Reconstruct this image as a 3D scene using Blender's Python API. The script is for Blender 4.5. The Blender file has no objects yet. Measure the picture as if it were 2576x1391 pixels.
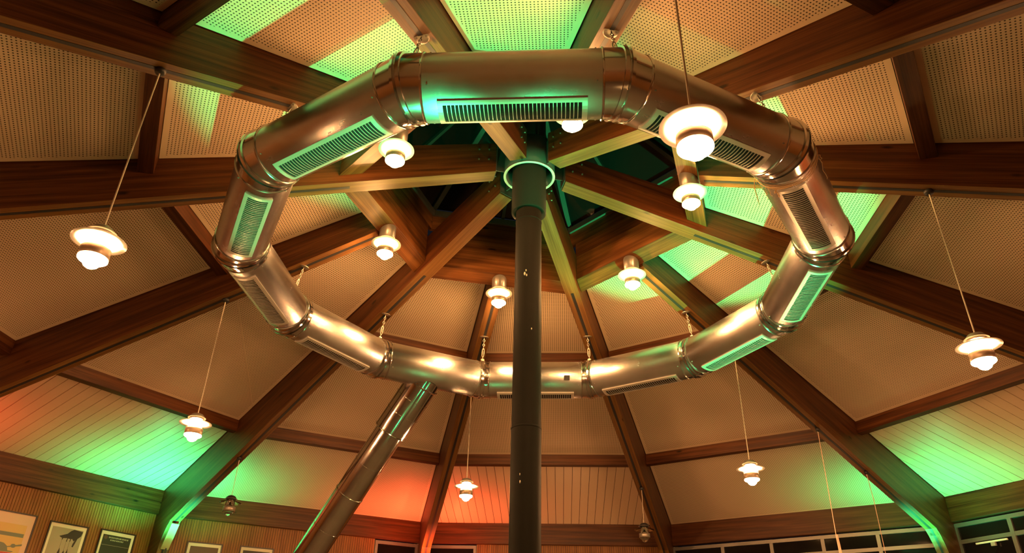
import bpy, math, random
from mathutils import Matrix, Vector
random.seed(7)
PI = math.pi
SC = bpy.context.scene
COL = SC.collection
W_PX, H_PX = 2576, 1391

# ------------------------------------------------------------------ camera
CAM_POS = Vector((-1.2383, -6.9601, 1.6)); YAW, PITCH, ROLL, F_PX = 0.15068, 0.521659, 0.0247634, 1832.03
_f = Vector((math.sin(YAW)*math.cos(PITCH), math.cos(YAW)*math.cos(PITCH), math.sin(PITCH)))
_r0 = Vector((math.cos(YAW), -math.sin(YAW), 0)); _u0 = _r0.cross(_f)
_r = math.cos(ROLL)*_r0 + math.sin(ROLL)*_u0; _u = -math.sin(ROLL)*_r0 + math.cos(ROLL)*_u0
cd = bpy.data.cameras.new('camera'); cam = bpy.data.objects.new('camera', cd); COL.objects.link(cam)
cam.matrix_world = Matrix(((_r.x, _u.x, -_f.x, CAM_POS.x), (_r.y, _u.y, -_f.y, CAM_POS.y), (_r.z, _u.z, -_f.z, CAM_POS.z), (0, 0, 0, 1)))
cd.sensor_width = 36; cd.lens = F_PX/W_PX*36; cd.clip_start = .05; cd.clip_end = 200
SC.camera = cam
# ------------------------------------------------------------------ world, exposure
wd = bpy.data.worlds.new('night'); SC.world = wd; wd.use_nodes = True
wd.node_tree.nodes['Background'].inputs[0].default_value = (.012, .014, .02, 1)
wd.node_tree.nodes['Background'].inputs[1].default_value = .25
SC.view_settings.view_transform = 'Standard'; SC.view_settings.look = 'None'
SC.view_settings.exposure = 0.80; SC.view_settings.gamma = 1.0; SC.view_settings.use_curve_mapping = False
# light levels of the place (lamps are built further down)
LAMP_COL = (1.0, .465, .175); LAMP_PENDANT = 310.0; LAMP_HUB = 160.0
WALL_W = 24.0  # watts of the unseen wall lamps, partly added fill
UP_GREEN = (.03, 1.0, .29); UP_RED = (1.0, .11, .04)
#            rafter, colour, watts, side (+ towards the previous rafter)
UPLIGHTS = [('C', 'red', 80, -.3), ('D', 'green', 330, .3), ('D', 'green', 120, -.3), ('E', 'red', 150, .3), ('E', 'red', 150, -.3),
            ('G', 'green', 165, -.3), ('G', 'green', 120, .3), ('H', 'red', 260, .3)]
# floor floods near the flue: position in rafter steps, watts
FLOORS = [(7.06, 'right side', 2500), (11.7, 'left front side', 1250), (10.3, 'front side', 200)]

# ------------------------------------------------------------------ measured layout (metres)
PHI = 3.70740736
def az(k):
    if isinstance(k, str): k = ord(k)-65
    return PHI - math.radians(30)*k
def P(k, r, z, off=0.0):
    a = az(k); return Vector((r*math.cos(a)-off*math.sin(a), r*math.sin(a)+off*math.cos(a), z))
S_U, C_U = .2752, 7.115          # rafter underside  z = C_U - S_U r
S_F, C_F = .2232, 7.384          # ceiling facet     z = C_F - S_F e   (e across the bay)
S_T, C_T = .2232, 7.52           # rafter top
HW = .10                         # rafter half width
T15, C15, S15 = math.tan(PI/12), math.cos(PI/12), math.sin(PI/12)
R1a, R1b, R2a, R2b = 3.98, 4.14, 7.27, 7.43
EAVE = 10.42
RD, ZD, DR = 3.085, 5.625, .266  # ring duct: corner radius, axis height, duct radius
def zu(r): return C_U - S_U*r
def zf(e): return C_F - S_F*e
BAYS = [i+.5 for i in range(12)]

# ------------------------------------------------------------------ materials
def new_mat(name):
    m = bpy.data.materials.new(name); m.use_nodes = True
    nt = m.node_tree; b = nt.nodes['Principled BSDF']; return m, nt, b
def simple(name, col, rough=.5, metal=0.0, spec=.5):
    m, nt, b = new_mat(name)
    b.inputs['Base Color'].default_value = (*col, 1); b.inputs['Roughness'].default_value = rough
    b.inputs['Metallic'].default_value = metal; b.inputs['Specular IOR Level'].default_value = spec
    return m
def nd(nt, t, **kw):
    n = nt.nodes.new(t)
    for k, v in kw.items(): setattr(n, k, v)
    return n
def math_n(nt, op, a, b=None, c=None):
    n = nt.nodes.new('ShaderNodeMath'); n.operation = op
    for i, v in enumerate((a, b, c)):
        if v is None: continue
        if isinstance(v, (int, float)): n.inputs[i].default_value = v
        else: nt.links.new(v, n.inputs[i])
    return n.outputs[0]
def ramp(nt, fac, stops):
    n = nt.nodes.new('ShaderNodeValToRGB'); cr = n.color_ramp
    while len(cr.elements) < len(stops): cr.elements.new(.5)
    for e, (p, c) in zip(cr.elements, stops): e.position = p; e.color = (*c, 1)
    nt.links.new(fac, n.inputs[0]); return n.outputs[0]
def wood(name, dark, mid, light, grain=(.35, 9, 9), rough=.46, knots=True, shear=0.0):
    m, nt, b = new_mat(name); L = nt.links
    tc = nd(nt, 'ShaderNodeTexCoord'); oi = nd(nt, 'ShaderNodeObjectInfo')
    off = nd(nt, 'ShaderNodeVectorMath', operation='SCALE'); off.inputs[0].default_value = (13.7, 7.1, 3.3); L.new(oi.outputs['Random'], off.inputs['Scale'])
    add = nd(nt, 'ShaderNodeVectorMath', operation='ADD'); L.new(tc.outputs['Object'], add.inputs[0]); L.new(off.outputs[0], add.inputs[1])
    if shear:
        sp = nd(nt, 'ShaderNodeSeparateXYZ'); L.new(add.outputs[0], sp.inputs[0]); cb = nd(nt, 'ShaderNodeCombineXYZ')
        L.new(sp.outputs['X'], cb.inputs['X']); L.new(sp.outputs['Y'], cb.inputs['Y']); L.new(math_n(nt, 'ADD', sp.outputs['Z'], math_n(nt, 'MULTIPLY', sp.outputs['X'], shear)), cb.inputs['Z']); add = cb
    mp = nd(nt, 'ShaderNodeMapping'); mp.inputs['Scale'].default_value = grain; L.new(add.outputs[0], mp.inputs[0])
    n1 = nd(nt, 'ShaderNodeTexNoise'); n1.inputs['Scale'].default_value = 2.2; n1.inputs['Detail'].default_value = 5; n1.inputs['Distortion'].default_value = .18; L.new(mp.outputs[0], n1.inputs['Vector'])
    mp2 = nd(nt, 'ShaderNodeMapping'); mp2.inputs['Scale'].default_value = (grain[0]*1.6, grain[1]*7, grain[2]*7); L.new(add.outputs[0], mp2.inputs[0])
    n2 = nd(nt, 'ShaderNodeTexNoise'); n2.inputs['Scale'].default_value = 2.0; n2.inputs['Detail'].default_value = 4; L.new(mp2.outputs[0], n2.inputs['Vector'])
    fac = math_n(nt, 'ADD', math_n(nt, 'MULTIPLY', n1.outputs['Fac'], .62), math_n(nt, 'MULTIPLY', n2.outputs['Fac'], .38))
    c = ramp(nt, fac, [(.36, dark), (.5, mid), (.66, light)])
    if knots:
        mk = nd(nt, 'ShaderNodeMapping'); mk.inputs['Scale'].default_value = (1.1, 3.1, 3.1); L.new(add.outputs[0], mk.inputs[0])
        vo = nd(nt, 'ShaderNodeTexVoronoi'); vo.inputs['Scale'].default_value = 1.15; L.new(mk.outputs[0], vo.inputs['Vector'])
        kf = ramp(nt, vo.outputs['Distance'], [(.05, (1, 1, 1)), (.10, (0, 0, 0))])
        mx = nd(nt, 'ShaderNodeMixRGB'); mx.inputs[2].default_value = (*[d*.35 for d in dark], 1); L.new(kf, mx.inputs[0]); L.new(c, mx.inputs[1]); c = mx.outputs[0]
    L.new(c, b.inputs['Base Color']); b.inputs['Roughness'].default_value = rough; b.inputs['Specular IOR Level'].default_value = .28
    bp = nd(nt, 'ShaderNodeBump'); bp.inputs['Strength'].default_value = .12; bp.inputs['Distance'].default_value = .01; L.new(fac, bp.inputs['Height']); L.new(bp.outputs[0], b.inputs['Normal'])
    return m
M = {}
M['beam'] = wood('stained_beam_wood', (.029, .0066, .0014), (.070, .0195, .0039), (.12, .040, .0095))
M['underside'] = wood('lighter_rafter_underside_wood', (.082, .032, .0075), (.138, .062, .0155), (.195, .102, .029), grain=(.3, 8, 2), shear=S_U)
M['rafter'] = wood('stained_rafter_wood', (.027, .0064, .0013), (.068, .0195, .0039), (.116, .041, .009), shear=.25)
M['hubbeam'] = wood('stained_trimmer_wood', (.066, .020, .0044), (.142, .048, .0105), (.22, .085, .021))  # beam wood with the glow of the nearby lamps put into its colour
M['slat'] = wood('pine_slat_wood', (.17, .066, .015), (.24, .098, .023), (.29, .13, .035), grain=(6, 6, .4), rough=.45, knots=False)
M['floor'] = wood('floor_wood', (.115, .092, .072), (.165, .135, .108), (.21, .18, .145), rough=.35)
M['paint'] = simple('cream_board_paint', (.74, .575, .405), .55)
M['plankpaint'] = simple('cream_plank_paint', (.74, .575, .405), .44)
M['boardpine'] = simple('pine_cover_board', (.36, .24, .11), .5)
M['edge'] = simple('panel_edge_paint', (.62, .50, .35), .6)
M['black'] = simple('black_rubber', (.012, .012, .014), .5)
M['dark_void'] = simple('roof_void', (.02, .016, .012), .9)
M['graymetal'] = simple('grey_painted_metal', (.30, .27, .24), .35, .6)
M['bronze'] = simple('bronze_band_metal', (.34, .26, .20), .38, .7)
M['white'] = simple('white_enamel', (.85, .83, .78), .3)
M['offwhite'] = simple('picture_mat_paper', (.80, .76, .62), .8)
M['cord'] = simple('lamp_cord', (.62, .55, .45), .7)
M['jute'] = simple('jute_twine', (.62, .40, .20), .9)
M['rope'] = simple('pink_brown_rope', (.62, .42, .32), .9)
M['pole'] = simple('flue_dark_paint', (.0075, .0065, .0048), .6, .0, .10)
M['hub'] = simple('hub_steel_paint', (.05, .054, .05), .5, .2, .3)
M['rim'] = simple('galvanised_rim', (.55, .55, .52), .5, .1)
M['frame'] = simple('window_grey_aluminium', (.20, .19, .18), .4, .5)
M['chain'] = simple('zinc_chain', (.46, .42, .36), .42, 1.0)
M['grille'] = simple('grille_aluminium', (.62, .60, .56), .4, .6)
M['grille_dark'] = simple('grille_inside', (.008, .008, .008), .8)
M['picframe'] = simple('black_picture_frame', (.018, .013, .010), .35)
M['concrete'] = simple('wall_plaster', (.40, .33, .25), .85)

def steel(name, rough, col=(.61, .615, .63), aniso=.55):
    m, nt, b = new_mat(name); L = nt.links
    tc = nd(nt, 'ShaderNodeTexCoord'); mp = nd(nt, 'ShaderNodeMapping'); mp.inputs['Scale'].default_value = (1.2, 90, 90); L.new(tc.outputs['Object'], mp.inputs[0])
    n = nd(nt, 'ShaderNodeTexNoise'); n.inputs['Scale'].default_value = 1.5; n.inputs['Detail'].default_value = 3; L.new(mp.outputs[0], n.inputs['Vector'])
    n2 = nd(nt, 'ShaderNodeTexNoise'); n2.inputs['Scale'].default_value = 2.4; n2.inputs['Detail'].default_value = 5; n2.inputs['Distortion'].default_value = .8; L.new(tc.outputs['Object'], n2.inputs['Vector'])
    rr = math_n(nt, 'ADD', math_n(nt, 'MULTIPLY', n.outputs['Fac'], .02), math_n(nt, 'ADD', math_n(nt, 'MULTIPLY', n2.outputs['Fac'], .14), rough-.08))
    L.new(rr, b.inputs['Roughness'])
    c = ramp(nt, n2.outputs['Fac'], [(.3, tuple(x*.9 for x in col)), (.7, tuple(min(1, x*1.06) for x in col))]); L.new(c, b.inputs['Base Color'])
    b.inputs['Metallic'].default_value = 1.0; b.inputs['Anisotropic'].default_value = aniso
    tg = nd(nt, 'ShaderNodeTangent', direction_type='RADIAL', axis='X'); L.new(tg.outputs[0], b.inputs['Tangent'])
    return m
M['steel'] = steel('brushed_duct_steel', .25, aniso=.9)
M['collar'] = steel('bright_collar_steel', .15, (.67, .67, .675), .3)
M['droppipe'] = steel('polished_drop_pipe_steel', .13, (.54, .535, .53), .4)

def perforated():
    m, nt, b = new_mat('perforated_ceiling_board'); L = nt.links
    tc = nd(nt, 'ShaderNodeTexCoord'); sp = nd(nt, 'ShaderNodeSeparateXYZ'); L.new(tc.outputs['Object'], sp.inputs[0])
    PIT = .0327
    fx = math_n(nt, 'SUBTRACT', math_n(nt, 'FRACT', math_n(nt, 'DIVIDE', sp.outputs['X'], PIT)), .5)
    fy = math_n(nt, 'SUBTRACT', math_n(nt, 'FRACT', math_n(nt, 'DIVIDE', sp.outputs['Y'], PIT)), .5)
    d = math_n(nt, 'SQRT', math_n(nt, 'ADD', math_n(nt, 'MULTIPLY', fx, fx), math_n(nt, 'MULTIPLY', fy, fy)))
    h = nd(nt, 'ShaderNodeMapRange'); h.inputs[1].default_value = .20; h.inputs[2].default_value = .25; L.new(d, h.inputs[0])
    mx = nd(nt, 'ShaderNodeMixRGB'); mx.inputs[1].default_value = (.035, .022, .012, 1); mx.inputs[2].default_value = (.74, .575, .405, 1)
    L.new(h.outputs[0], mx.inputs[0]); L.new(mx.outputs[0], b.inputs['Base Color']); b.inputs['Roughness'].default_value = .6
    return m
M['perf'] = perforated()
def emit(name, col, s):
    m, nt, b = new_mat(name); b.inputs['Base Color'].default_value = (.9, .88, .8, 1)
    b.inputs['Emission Color'].default_value = (*col, 1); b.inputs['Emission Strength'].default_value = s
    return m
for nm, c_, s_ in (('lit', LAMP_COL, LAMP_PENDANT), ('lit_hub', (1.0, .48, .16), LAMP_HUB)):
    M[nm] = emit(nm+'_glass_upper', c_, s_*3.6); M[nm+'_low'] = emit(nm+'_glass_lower', c_, s_*.55)
def glass(name, col, rough=.03):
    m, nt, b = new_mat(name); b.inputs['Base Color'].default_value = (*col, 1); b.inputs['Roughness'].default_value = rough
    b.inputs['Transmission Weight'].default_value = 1.0; b.inputs['IOR'].default_value = 1.45; return m
M['lens_green'] = emit('green_lens', UP_GREEN, 40); M['lens_red'] = emit('red_lens', UP_RED, 60)
M['clear'] = glass('clear_jar_glass', (.95, .93, .88))
M['smoke'] = glass('smoked_disc_glass', (.75, .62, .42))
M['night'] = simple('dark_window_glass', (.008, .007, .007), .05, 0, .25)
M['poster'] = simple('print', (.5, .5, .5), .5)
def flat(col, rough=.5): return simple('print_ink', col, rough)

# ------------------------------------------------------------------ mesh helpers
class MB:
    def __init__(s): s.v = []; s.f = []; s.mi = []; s.sm = []
    def add(s, vs, fs, mi=0, smooth=False):
        o = len(s.v); s.v += [tuple(v) for v in vs]
        for f in fs: s.f.append([o+i for i in f]); s.mi.append(mi); s.sm.append(smooth)
        return s
    def hexa(s, c, mi=0):   # 8 corners: bottom 0-3 (ccw from above), top 4-7
        return s.add(c, [(3, 2, 1, 0), (4, 5, 6, 7), (0, 1, 5, 4), (1, 2, 6, 5), (2, 3, 7, 6), (3, 0, 4, 7)], mi)
    def box(s, x0, x1, y0, y1, z0, z1, mi=0):
        return s.hexa([(x0, y0, z0), (x1, y0, z0), (x1, y1, z0), (x0, y1, z0), (x0, y0, z1), (x1, y0, z1), (x1, y1, z1), (x0, y1, z1)], mi)
    def prism(s, poly, fn, lo, hi, mi=0):   # poly of 2D pts, fn(a,b,t)->3D
        n = len(poly); vs = [fn(a, b, lo) for a, b in poly]+[fn(a, b, hi) for a, b in poly]
        fs = [tuple(range(n-1, -1, -1)), tuple(range(n, 2*n))]+[(i, (i+1) % n, n+(i+1) % n, n+i) for i in range(n)]
        return s.add(vs, fs, mi)
    def slab(s, poly, zfun, t, mi=0):       # polygon in xy, lower face at zfun(x), thickness t upwards
        n = len(poly); vs = [(x, y, zfun(x)) for x, y in poly]+[(x, y, zfun(x)+t) for x, y in poly]
        return s.add(vs, [tuple(range(n-1, -1, -1)), tuple(range(n, 2*n))]+[(i, (i+1) % n, n+(i+1) % n, n+i) for i in range(n)], mi)
    def tube(s, pts, rad, n=8, mi=0, closed=False, caps=True, smooth=True):
        pts = [Vector(p) for p in pts]; m = len(pts); rings = []; prev = None
        for i, p in enumerate(pts):
            a = pts[(i-1) % m] if (closed or i > 0) else p; b = pts[(i+1) % m] if (closed or i < m-1) else p
            t = (b-a).normalized()
            if prev is None:
                u = t.orthogonal().normalized()
            else:
                u = (prev-t*prev.dot(t)); u = u.normalized() if u.length > 1e-6 else t.orthogonal().normalized()
            prev = u; w = t.cross(u); r = rad[i] if isinstance(rad, (list, tuple)) else rad
            rings.append([p+r*(math.cos(2*PI*j/n)*u+math.sin(2*PI*j/n)*w) for j in range(n)])
        vs = [v for rg in rings for v in rg]; fs = []
        for i in range(m if closed else m-1):
            for j in range(n):
                fs.append((i*n+j, i*n+(j+1) % n, ((i+1) % m)*n+(j+1) % n, ((i+1) % m)*n+j))
        s.add(vs, fs, mi, smooth)
        if caps and not closed: s.add(rings[0], [tuple(range(n-1, -1, -1))], mi); s.add(rings[-1], [tuple(range(n))], mi)
        return s
    def lathe(s, prof, n=32, mi=0, smooth=True, closed=False):   # prof: (r,z)
        m = len(prof); vs = [(r*math.cos(2*PI*j/n), r*math.sin(2*PI*j/n), z) for r, z in prof for j in range(n)]
        fs = [(i*n+j, i*n+(j+1) % n, ((i+1) % m)*n+(j+1) % n, ((i+1) % m)*n+j) for i in range(m if closed else m-1) for j in range(n)]
        s.add(vs, fs, mi, smooth)
        if not closed:
            if prof[0][0] > 1e-4: s.add(vs[:n], [tuple(range(n-1, -1, -1))], mi)
            if prof[-1][0] > 1e-4: s.add(vs[-n:], [tuple(range(n))], mi)
        return s
    def mesh(s, name, mats):
        me = bpy.data.meshes.new(name); me.from_pydata(s.v, [], s.f)
        for m in (mats if isinstance(mats, (list, tuple)) else [mats]): me.materials.append(M[m] if isinstance(m, str) else m)
        me.polygons.foreach_set('material_index', s.mi); me.polygons.foreach_set('use_smooth', s.sm)
        me.update()
        import bmesh as _b
        bm = _b.new(); bm.from_mesh(me); _b.ops.recalc_face_normals(bm, faces=bm.faces); bm.to_mesh(me); bm.free()
        return me
    def build(s, name, mats, parent=None, mw=None): return obj(name, s.mesh(name, mats), parent, mw)
def obj(name, data, parent=None, mw=None):
    o = bpy.data.objects.new(name, data); COL.objects.link(o)
    if parent is not None: o.parent = parent
    if mw is not None: o.matrix_local = mw if isinstance(mw, Matrix) else Matrix.Translation(mw)
    return o
def tag(o, label=None, cat=None, group=None, kind=None):
    if label: o['label'] = label
    if cat: o['category'] = cat
    if group: o['group'] = group
    if kind: o['kind'] = kind
    return o
def empty(name, mw): return obj(name, None, None, mw)
def RZ(k): return Matrix.Rotation(az(k), 4, 'Z')
def bevel(o, w=.006):
    m = o.modifiers.new('bevel', 'BEVEL'); m.width = w; m.segments = 2; m.limit_method = 'ANGLE'; return o
def clip(poly, a, b, c):      # keep a x + b y + c <= 0
    out = []
    for i in range(len(poly)):
        p, q = poly[i], poly[(i+1) % len(poly)]; dp = a*p[0]+b*p[1]+c; dq = a*q[0]+b*q[1]+c
        if dp <= 0: out.append(p)
        if (dp < 0) != (dq < 0) and abs(dp-dq) > 1e-12:
            t = dp/(dp-dq); out.append((p[0]+t*(q[0]-p[0]), p[1]+t*(q[1]-p[1])))
    res = []
    for p in out:
        if not res or math.hypot(p[0]-res[-1][0], p[1]-res[-1][1]) > 1e-5: res.append(p)
    if len(res) > 1 and math.hypot(res[0][0]-res[-1][0], res[0][1]-res[-1][1]) < 1e-5: res.pop()
    return res
def copy_tree(o, parent=None):
    c = o.copy(); COL.objects.link(c)
    if parent is not None: c.parent = parent
    for ch in list(o.children): copy_tree(ch, c)
    return c

# ------------------------------------------------------------------ floor, roof, ceiling
fl = MB(); fl.prism([(12.2*math.cos(az(k)), 12.2*math.sin(az(k))) for k in range(12)], lambda a, b, t: (a, b, t), -.1, 0)
tag(fl.build('floor', 'floor'), kind='structure')

dk = MB()     # dark roof deck above all panels, open at the skylight
for km in BAYS:
    k = int(km); a = az(km)
    sx = 1 if k % 2 == 0 else -1      # even rafters are the short ones; they stand square to the skylight side
    poly = [(1., -8.), (11.1, -8.), (11.1, 8.), (1., 8.)]
    for args in ((-S15, C15, 0), (-S15, -C15, 0), (-C15, -sx*S15, 1.80)): poly = clip(poly, *args)
    n = len(poly); R = RZ(km)
    vs = [R @ Vector((x, y, zf(x)+.16)) for x, y in poly]+[R @ Vector((x, y, zf(x)+.22)) for x, y in poly]
    dk.add(vs, [tuple(range(n-1, -1, -1)), tuple(range(n, 2*n))]+[(i, (i+1) % n, n+(i+1) % n, n+i) for i in range(n)])
ceiling = tag(dk.build('ceiling', 'dark_void'), kind='structure')

PLANKED = (2.5, 4.5, 6.5)
EAVED = (2.5, 3.5, 4.5, 5.5, 6.5)
PURLIN2 = (1.5, 2.5, 3.5, 4.5, 5.5, 6.5)
def bay_poly(km, x0, x1, g=0.0, inset=0.0, trim=False):
    k = int(km); sx = 1 if k % 2 == 0 else -1
    poly = [(x0+inset, -9.), (x1-inset, -9.), (x1-inset, 9.), (x0+inset, 9.)]
    poly = clip(poly, -S15, C15, HW+g+inset); poly = clip(poly, -S15, -C15, HW+g+inset)
    if trim: poly = clip(poly, -C15, -sx*S15, 1.968+inset)
    return poly
def panel(km, x0, x1, trim=False, extra=None):
    o1 = bay_poly(km, x0, x1, .012, 0, trim); o2 = bay_poly(km, x0, x1, .012, .06, trim)
    if extra:
        a, b, c = extra; o1 = clip(o1, a, b, c); o2 = clip(o2, a, b, c+.012*math.hypot(a, b))
    m = MB(); n = len(o1)
    m.add([(x, y, zf(x)+.016) for x, y in o1], [tuple(range(n))], 1)
    if len(o2) == n:
        vs = [(x, y, zf(x)) for x, y in o1]+[(x, y, zf(x)) for x, y in o2]
        m.add(vs, [(i, n+i, n+(i+1) % n, (i+1) % n) for i in range(n)], 1); m.add(vs[n:], [tuple(range(n-1, -1, -1))], 0)
    else: m.add([(x, y, zf(x)) for x, y in o1], [tuple(range(n-1, -1, -1))], 0)
    m.add([(x, y, zf(x)) for x, y in o1]+[(x, y, zf(x)+.016) for x, y in o1], [(i, (i+1) % n, n+(i+1) % n, n+i) for i in range(n)], 1)
    return m.build('ceiling_panel', ['perf', 'paint'], ceiling, RZ(km))
PITCH_PLANK = .1775
for km in BAYS:
    panel(km, 1., R1a-.006, True)
    if km in PURLIN2:
        if km == 2.5:
            panel(km, R1b+.006, R2a-.006, extra=(1, 1, -5.07)); panel(km, R1b+.006, R2a-.006, extra=(-1, -1, 5.075))
        else: panel(km, R1b+.006, R2a-.006)
        x1 = EAVE-.004 if km in EAVED else 10.5
        if km in PLANKED:
            y = -.082-PITCH_PLANK*20
            while y < 3.0:
                base = bay_poly(km, R2b+.004, x1, .012)
                pl = clip(clip(base, 0, -1, y+.0045), 0, 1, -(y+PITCH_PLANK-.0045))
                if len(pl) >= 3 and max(p[0] for p in pl)-min(p[0] for p in pl) > .05:
                    dz = random.uniform(-.0015, .0015)
                    MB().slab(pl, lambda x, dz=dz: zf(x)+dz, .014).build('plank', 'plankpaint', ceiling, RZ(km))
                y += PITCH_PLANK
        else: panel(km, R2b+.006, x1)
    else: panel(km, R1b+.006, 10.5)

# ------------------------------------------------------------------ rafters
def rafter_mesh(main):
    r0 = .43 if main else 1.972
    prof = [(r0, zu(r0))]+[(r, zu(r)) for r in (2.5, 5, 7.5, 9.7)]+[(9.95, zu(9.95)-.004), (10.06, 4.27), (10.16, 4.14), (10.245, 3.99), (10.30, 3.80), (10.325, 3.55), (10.33, 0), (10.98, 0), (10.98, C_T-S_T*10.98), (r0, C_T-S_T*r0)]
    m = MB(); m.prism(prof, lambda a, b, t: (a, t, b), -HW, HW)
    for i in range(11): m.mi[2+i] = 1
    return m.mesh('rafter_beam', ['rafter', 'underside'])
def slot_mesh(main):
    r0 = 2.08 if main else 2.02
    pts = [(r0, zu(r0))]+[(r, zu(r)) for r in (9.7,)]+[(9.95, zu(9.95)-.004), (10.06, 4.27), (10.16, 4.14), (10.245, 3.99), (10.30, 3.80), (10.325, 3.55)]
    m = MB()
    for i in range(len(pts)-1):
        (a, b), (c, d) = pts[i], pts[i+1]; nx, nz = (d-b), -(c-a); l = math.hypot(nx, nz); nx, nz = nx/l*.0025, nz/l*.0025
        if nz > 0: nx, nz = -nx, -nz
        m.hexa([(a+nx, -.02, b+nz), (c+nx, -.02, d+nz), (c+nx, .02, d+nz), (a+nx, .02, b+nz), (a, -.02, b+.001), (c, -.02, d+.001), (c, .02, d+.001), (a, .02, b+.001)])
    return m.mesh('cable_slot', 'black')
RM = {True: rafter_mesh(True), False: rafter_mesh(False)}; SM = {True: slot_mesh(True), False: slot_mesh(False)}
RAFTER = {
 'A': 'dark wooden rafter running through the upper left corner behind a lamp cord',
 'B': 'wooden rafter entering at mid height of the left edge and reaching the steel hub',
 'C': 'wooden rafter rising from the lower left edge past a small black cord hook',
 'D': 'wooden rafter washed bright green at its foot, rising from the lower left to the hub',
 'E': 'wooden rafter washed red at its foot, left of the black flue pipe',
 'F': 'unlit dark wooden rafter standing right of the black flue pipe, small lamp near its foot',
 'G': 'wooden rafter with green lit foot at lower right, two ropes hanging from it',
 'H': 'wooden rafter with a bright green underside beside the hub, running down to the right edge',
 'I': 'almost level dark wooden rafter leaving the right edge above mid height',
 'J': 'dark wooden rafter running up through the upper right corner',
 'K': 'wooden rafter leaving the top edge right of the green ceiling bay',
 'L': 'wooden rafter leaving the top edge left of the green ceiling bay'}
for i in range(12):
    c = chr(65+i); main = i % 2 == 1
    o = obj('roof_rafter', RM[main], None, RZ(i)); bevel(o, .005)
    tag(o, RAFTER[c], 'rafter', 'radial roof rafters')
    obj('cable_slot', SM[main], o)
    if c == 'D':     # board screwed over the knee
        m = MB(); a, b, c2, d = 9.96, 4.33, 10.255, 3.895; nx, nz = -.83, -.56
        m.hexa([(a+nx*.03, -.085, b+nz*.03), (c2+nx*.03, -.085, d+nz*.03), (c2+nx*.03, .06, d+nz*.03), (a+nx*.03, .06, b+nz*.03), (a+nx*.004, -.085, b+nz*.004), (c2+nx*.004, -.085, d+nz*.004), (c2+nx*.004, .06, d+nz*.004), (a+nx*.004, .06, b+nz*.004)])
        tag(m.build('cover_board', 'boardpine', o), 'short board screwed over the rafter knee')
        MB().tube([(10.20, -.03, 3.9), (10.22, -.03, 3.7), (10.24, -.03, 3.3)], .014, 8).build('cable', 'black', o)

# ------------------------------------------------------------------ purlins
def cross_beam(name, km, x0, x1, depth, label, cat, group, top=.05):
    h0 = x0*T15-HW/C15-.002; h1 = x1*T15-HW/C15-.002; zb = zf(x0)-depth
    xm = (x0+x1)/2
    m = MB(); m.hexa([(-h0, x0-xm, zb), (h0, x0-xm, zb), (h1, x1-xm, zb), (-h1, x1-xm, zb), (-h0, x0-xm, zf(x0)+top), (h0, x0-xm, zf(x0)+top), (h1, x1-xm, zf(x1)+top), (-h1, x1-xm, zf(x1)+top)])
    mw = RZ(km) @ Matrix.Translation((xm, 0, 0)) @ Matrix.Rotation(-PI/2, 4, 'Z')
    o = m.build(name, 'beam', None, mw); bevel(o, .004)
    return tag(o, label, cat, group)
IN = {.5: 'short purlin at the far upper left, just left of the upper left duct bend', 1.5: 'short purlin at the left, meeting the left duct bend below the level rafter',
      2.5: 'short purlin mostly hidden behind the left lower duct section', 3.5: 'short purlin just above the duct section that the drop pipe leaves',
      4.5: 'short purlin just above the duct behind the black flue pipe', 5.5: 'short purlin just above the duct section right of the flue pipe',
      6.5: 'short purlin behind the lower right duct bend', 7.5: 'short slanting purlin at the right, meeting the outer right duct bend',
      8.5: 'short upright purlin between two perforated panels at the upper right', 9.5: 'short purlin crossing the top edge at the upper right', 11.5: 'short purlin crossing the top edge at the upper left'}
OUT = {1.5: 'purlin end peeking in at the left edge below the big left pendant lamp', 2.5: 'purlin above the green lit white planks at the left', 3.5: 'purlin crossing behind the slanting drop pipe',
       4.5: 'purlin above the red lit white planks behind the flue pipe', 5.5: 'purlin right of the flue pipe with perforated boards above and below', 6.5: 'purlin above the white planks at the right'}
for km, lb in IN.items(): cross_beam('purlin', km, R1a, R1b, .2, 'dark '+lb, 'purlin', 'inner ring of purlins')
for km, lb in OUT.items(): cross_beam('purlin', km, R2a, R2b, .2, 'dark '+lb, 'purlin', 'outer ring of purlins')
EV = {2.5: 'wooden eave beam above the three framed pictures, green lit at its right end', 3.5: 'wooden eave beam passing behind the slanting drop pipe', 4.5: 'wooden eave beam below the red lit planks behind the flue pipe',
      5.5: 'wooden eave beam above the long dark window row', 6.5: 'wooden eave beam above the windows in the lower right corner'}
for km, lb in EV.items():
    x0, x1 = EAVE, EAVE+.2; h0 = x0*T15-HW/C15-.002; h1 = x1*T15-HW/C15-.002; xm = (x0+x1)/2
    m = MB(); m.hexa([(-h0, x0-xm, 4.60), (h0, x0-xm, 4.60), (h1, x1-xm, 4.60), (-h1, x1-xm, 4.60), (-h0, x0-xm, zf(x0)+.1), (h0, x0-xm, zf(x0)+.1), (h1, x1-xm, zf(x1)+.1), (-h1, x1-xm, zf(x1)+.1)])
    o = m.build('eave_beam', 'beam', None, RZ(km) @ Matrix.Translation((xm, 0, 0)) @ Matrix.Rotation(-PI/2, 4, 'Z')); bevel(o, .004)
    tag(o, lb, 'beam', 'eave beams on the walls')

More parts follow.
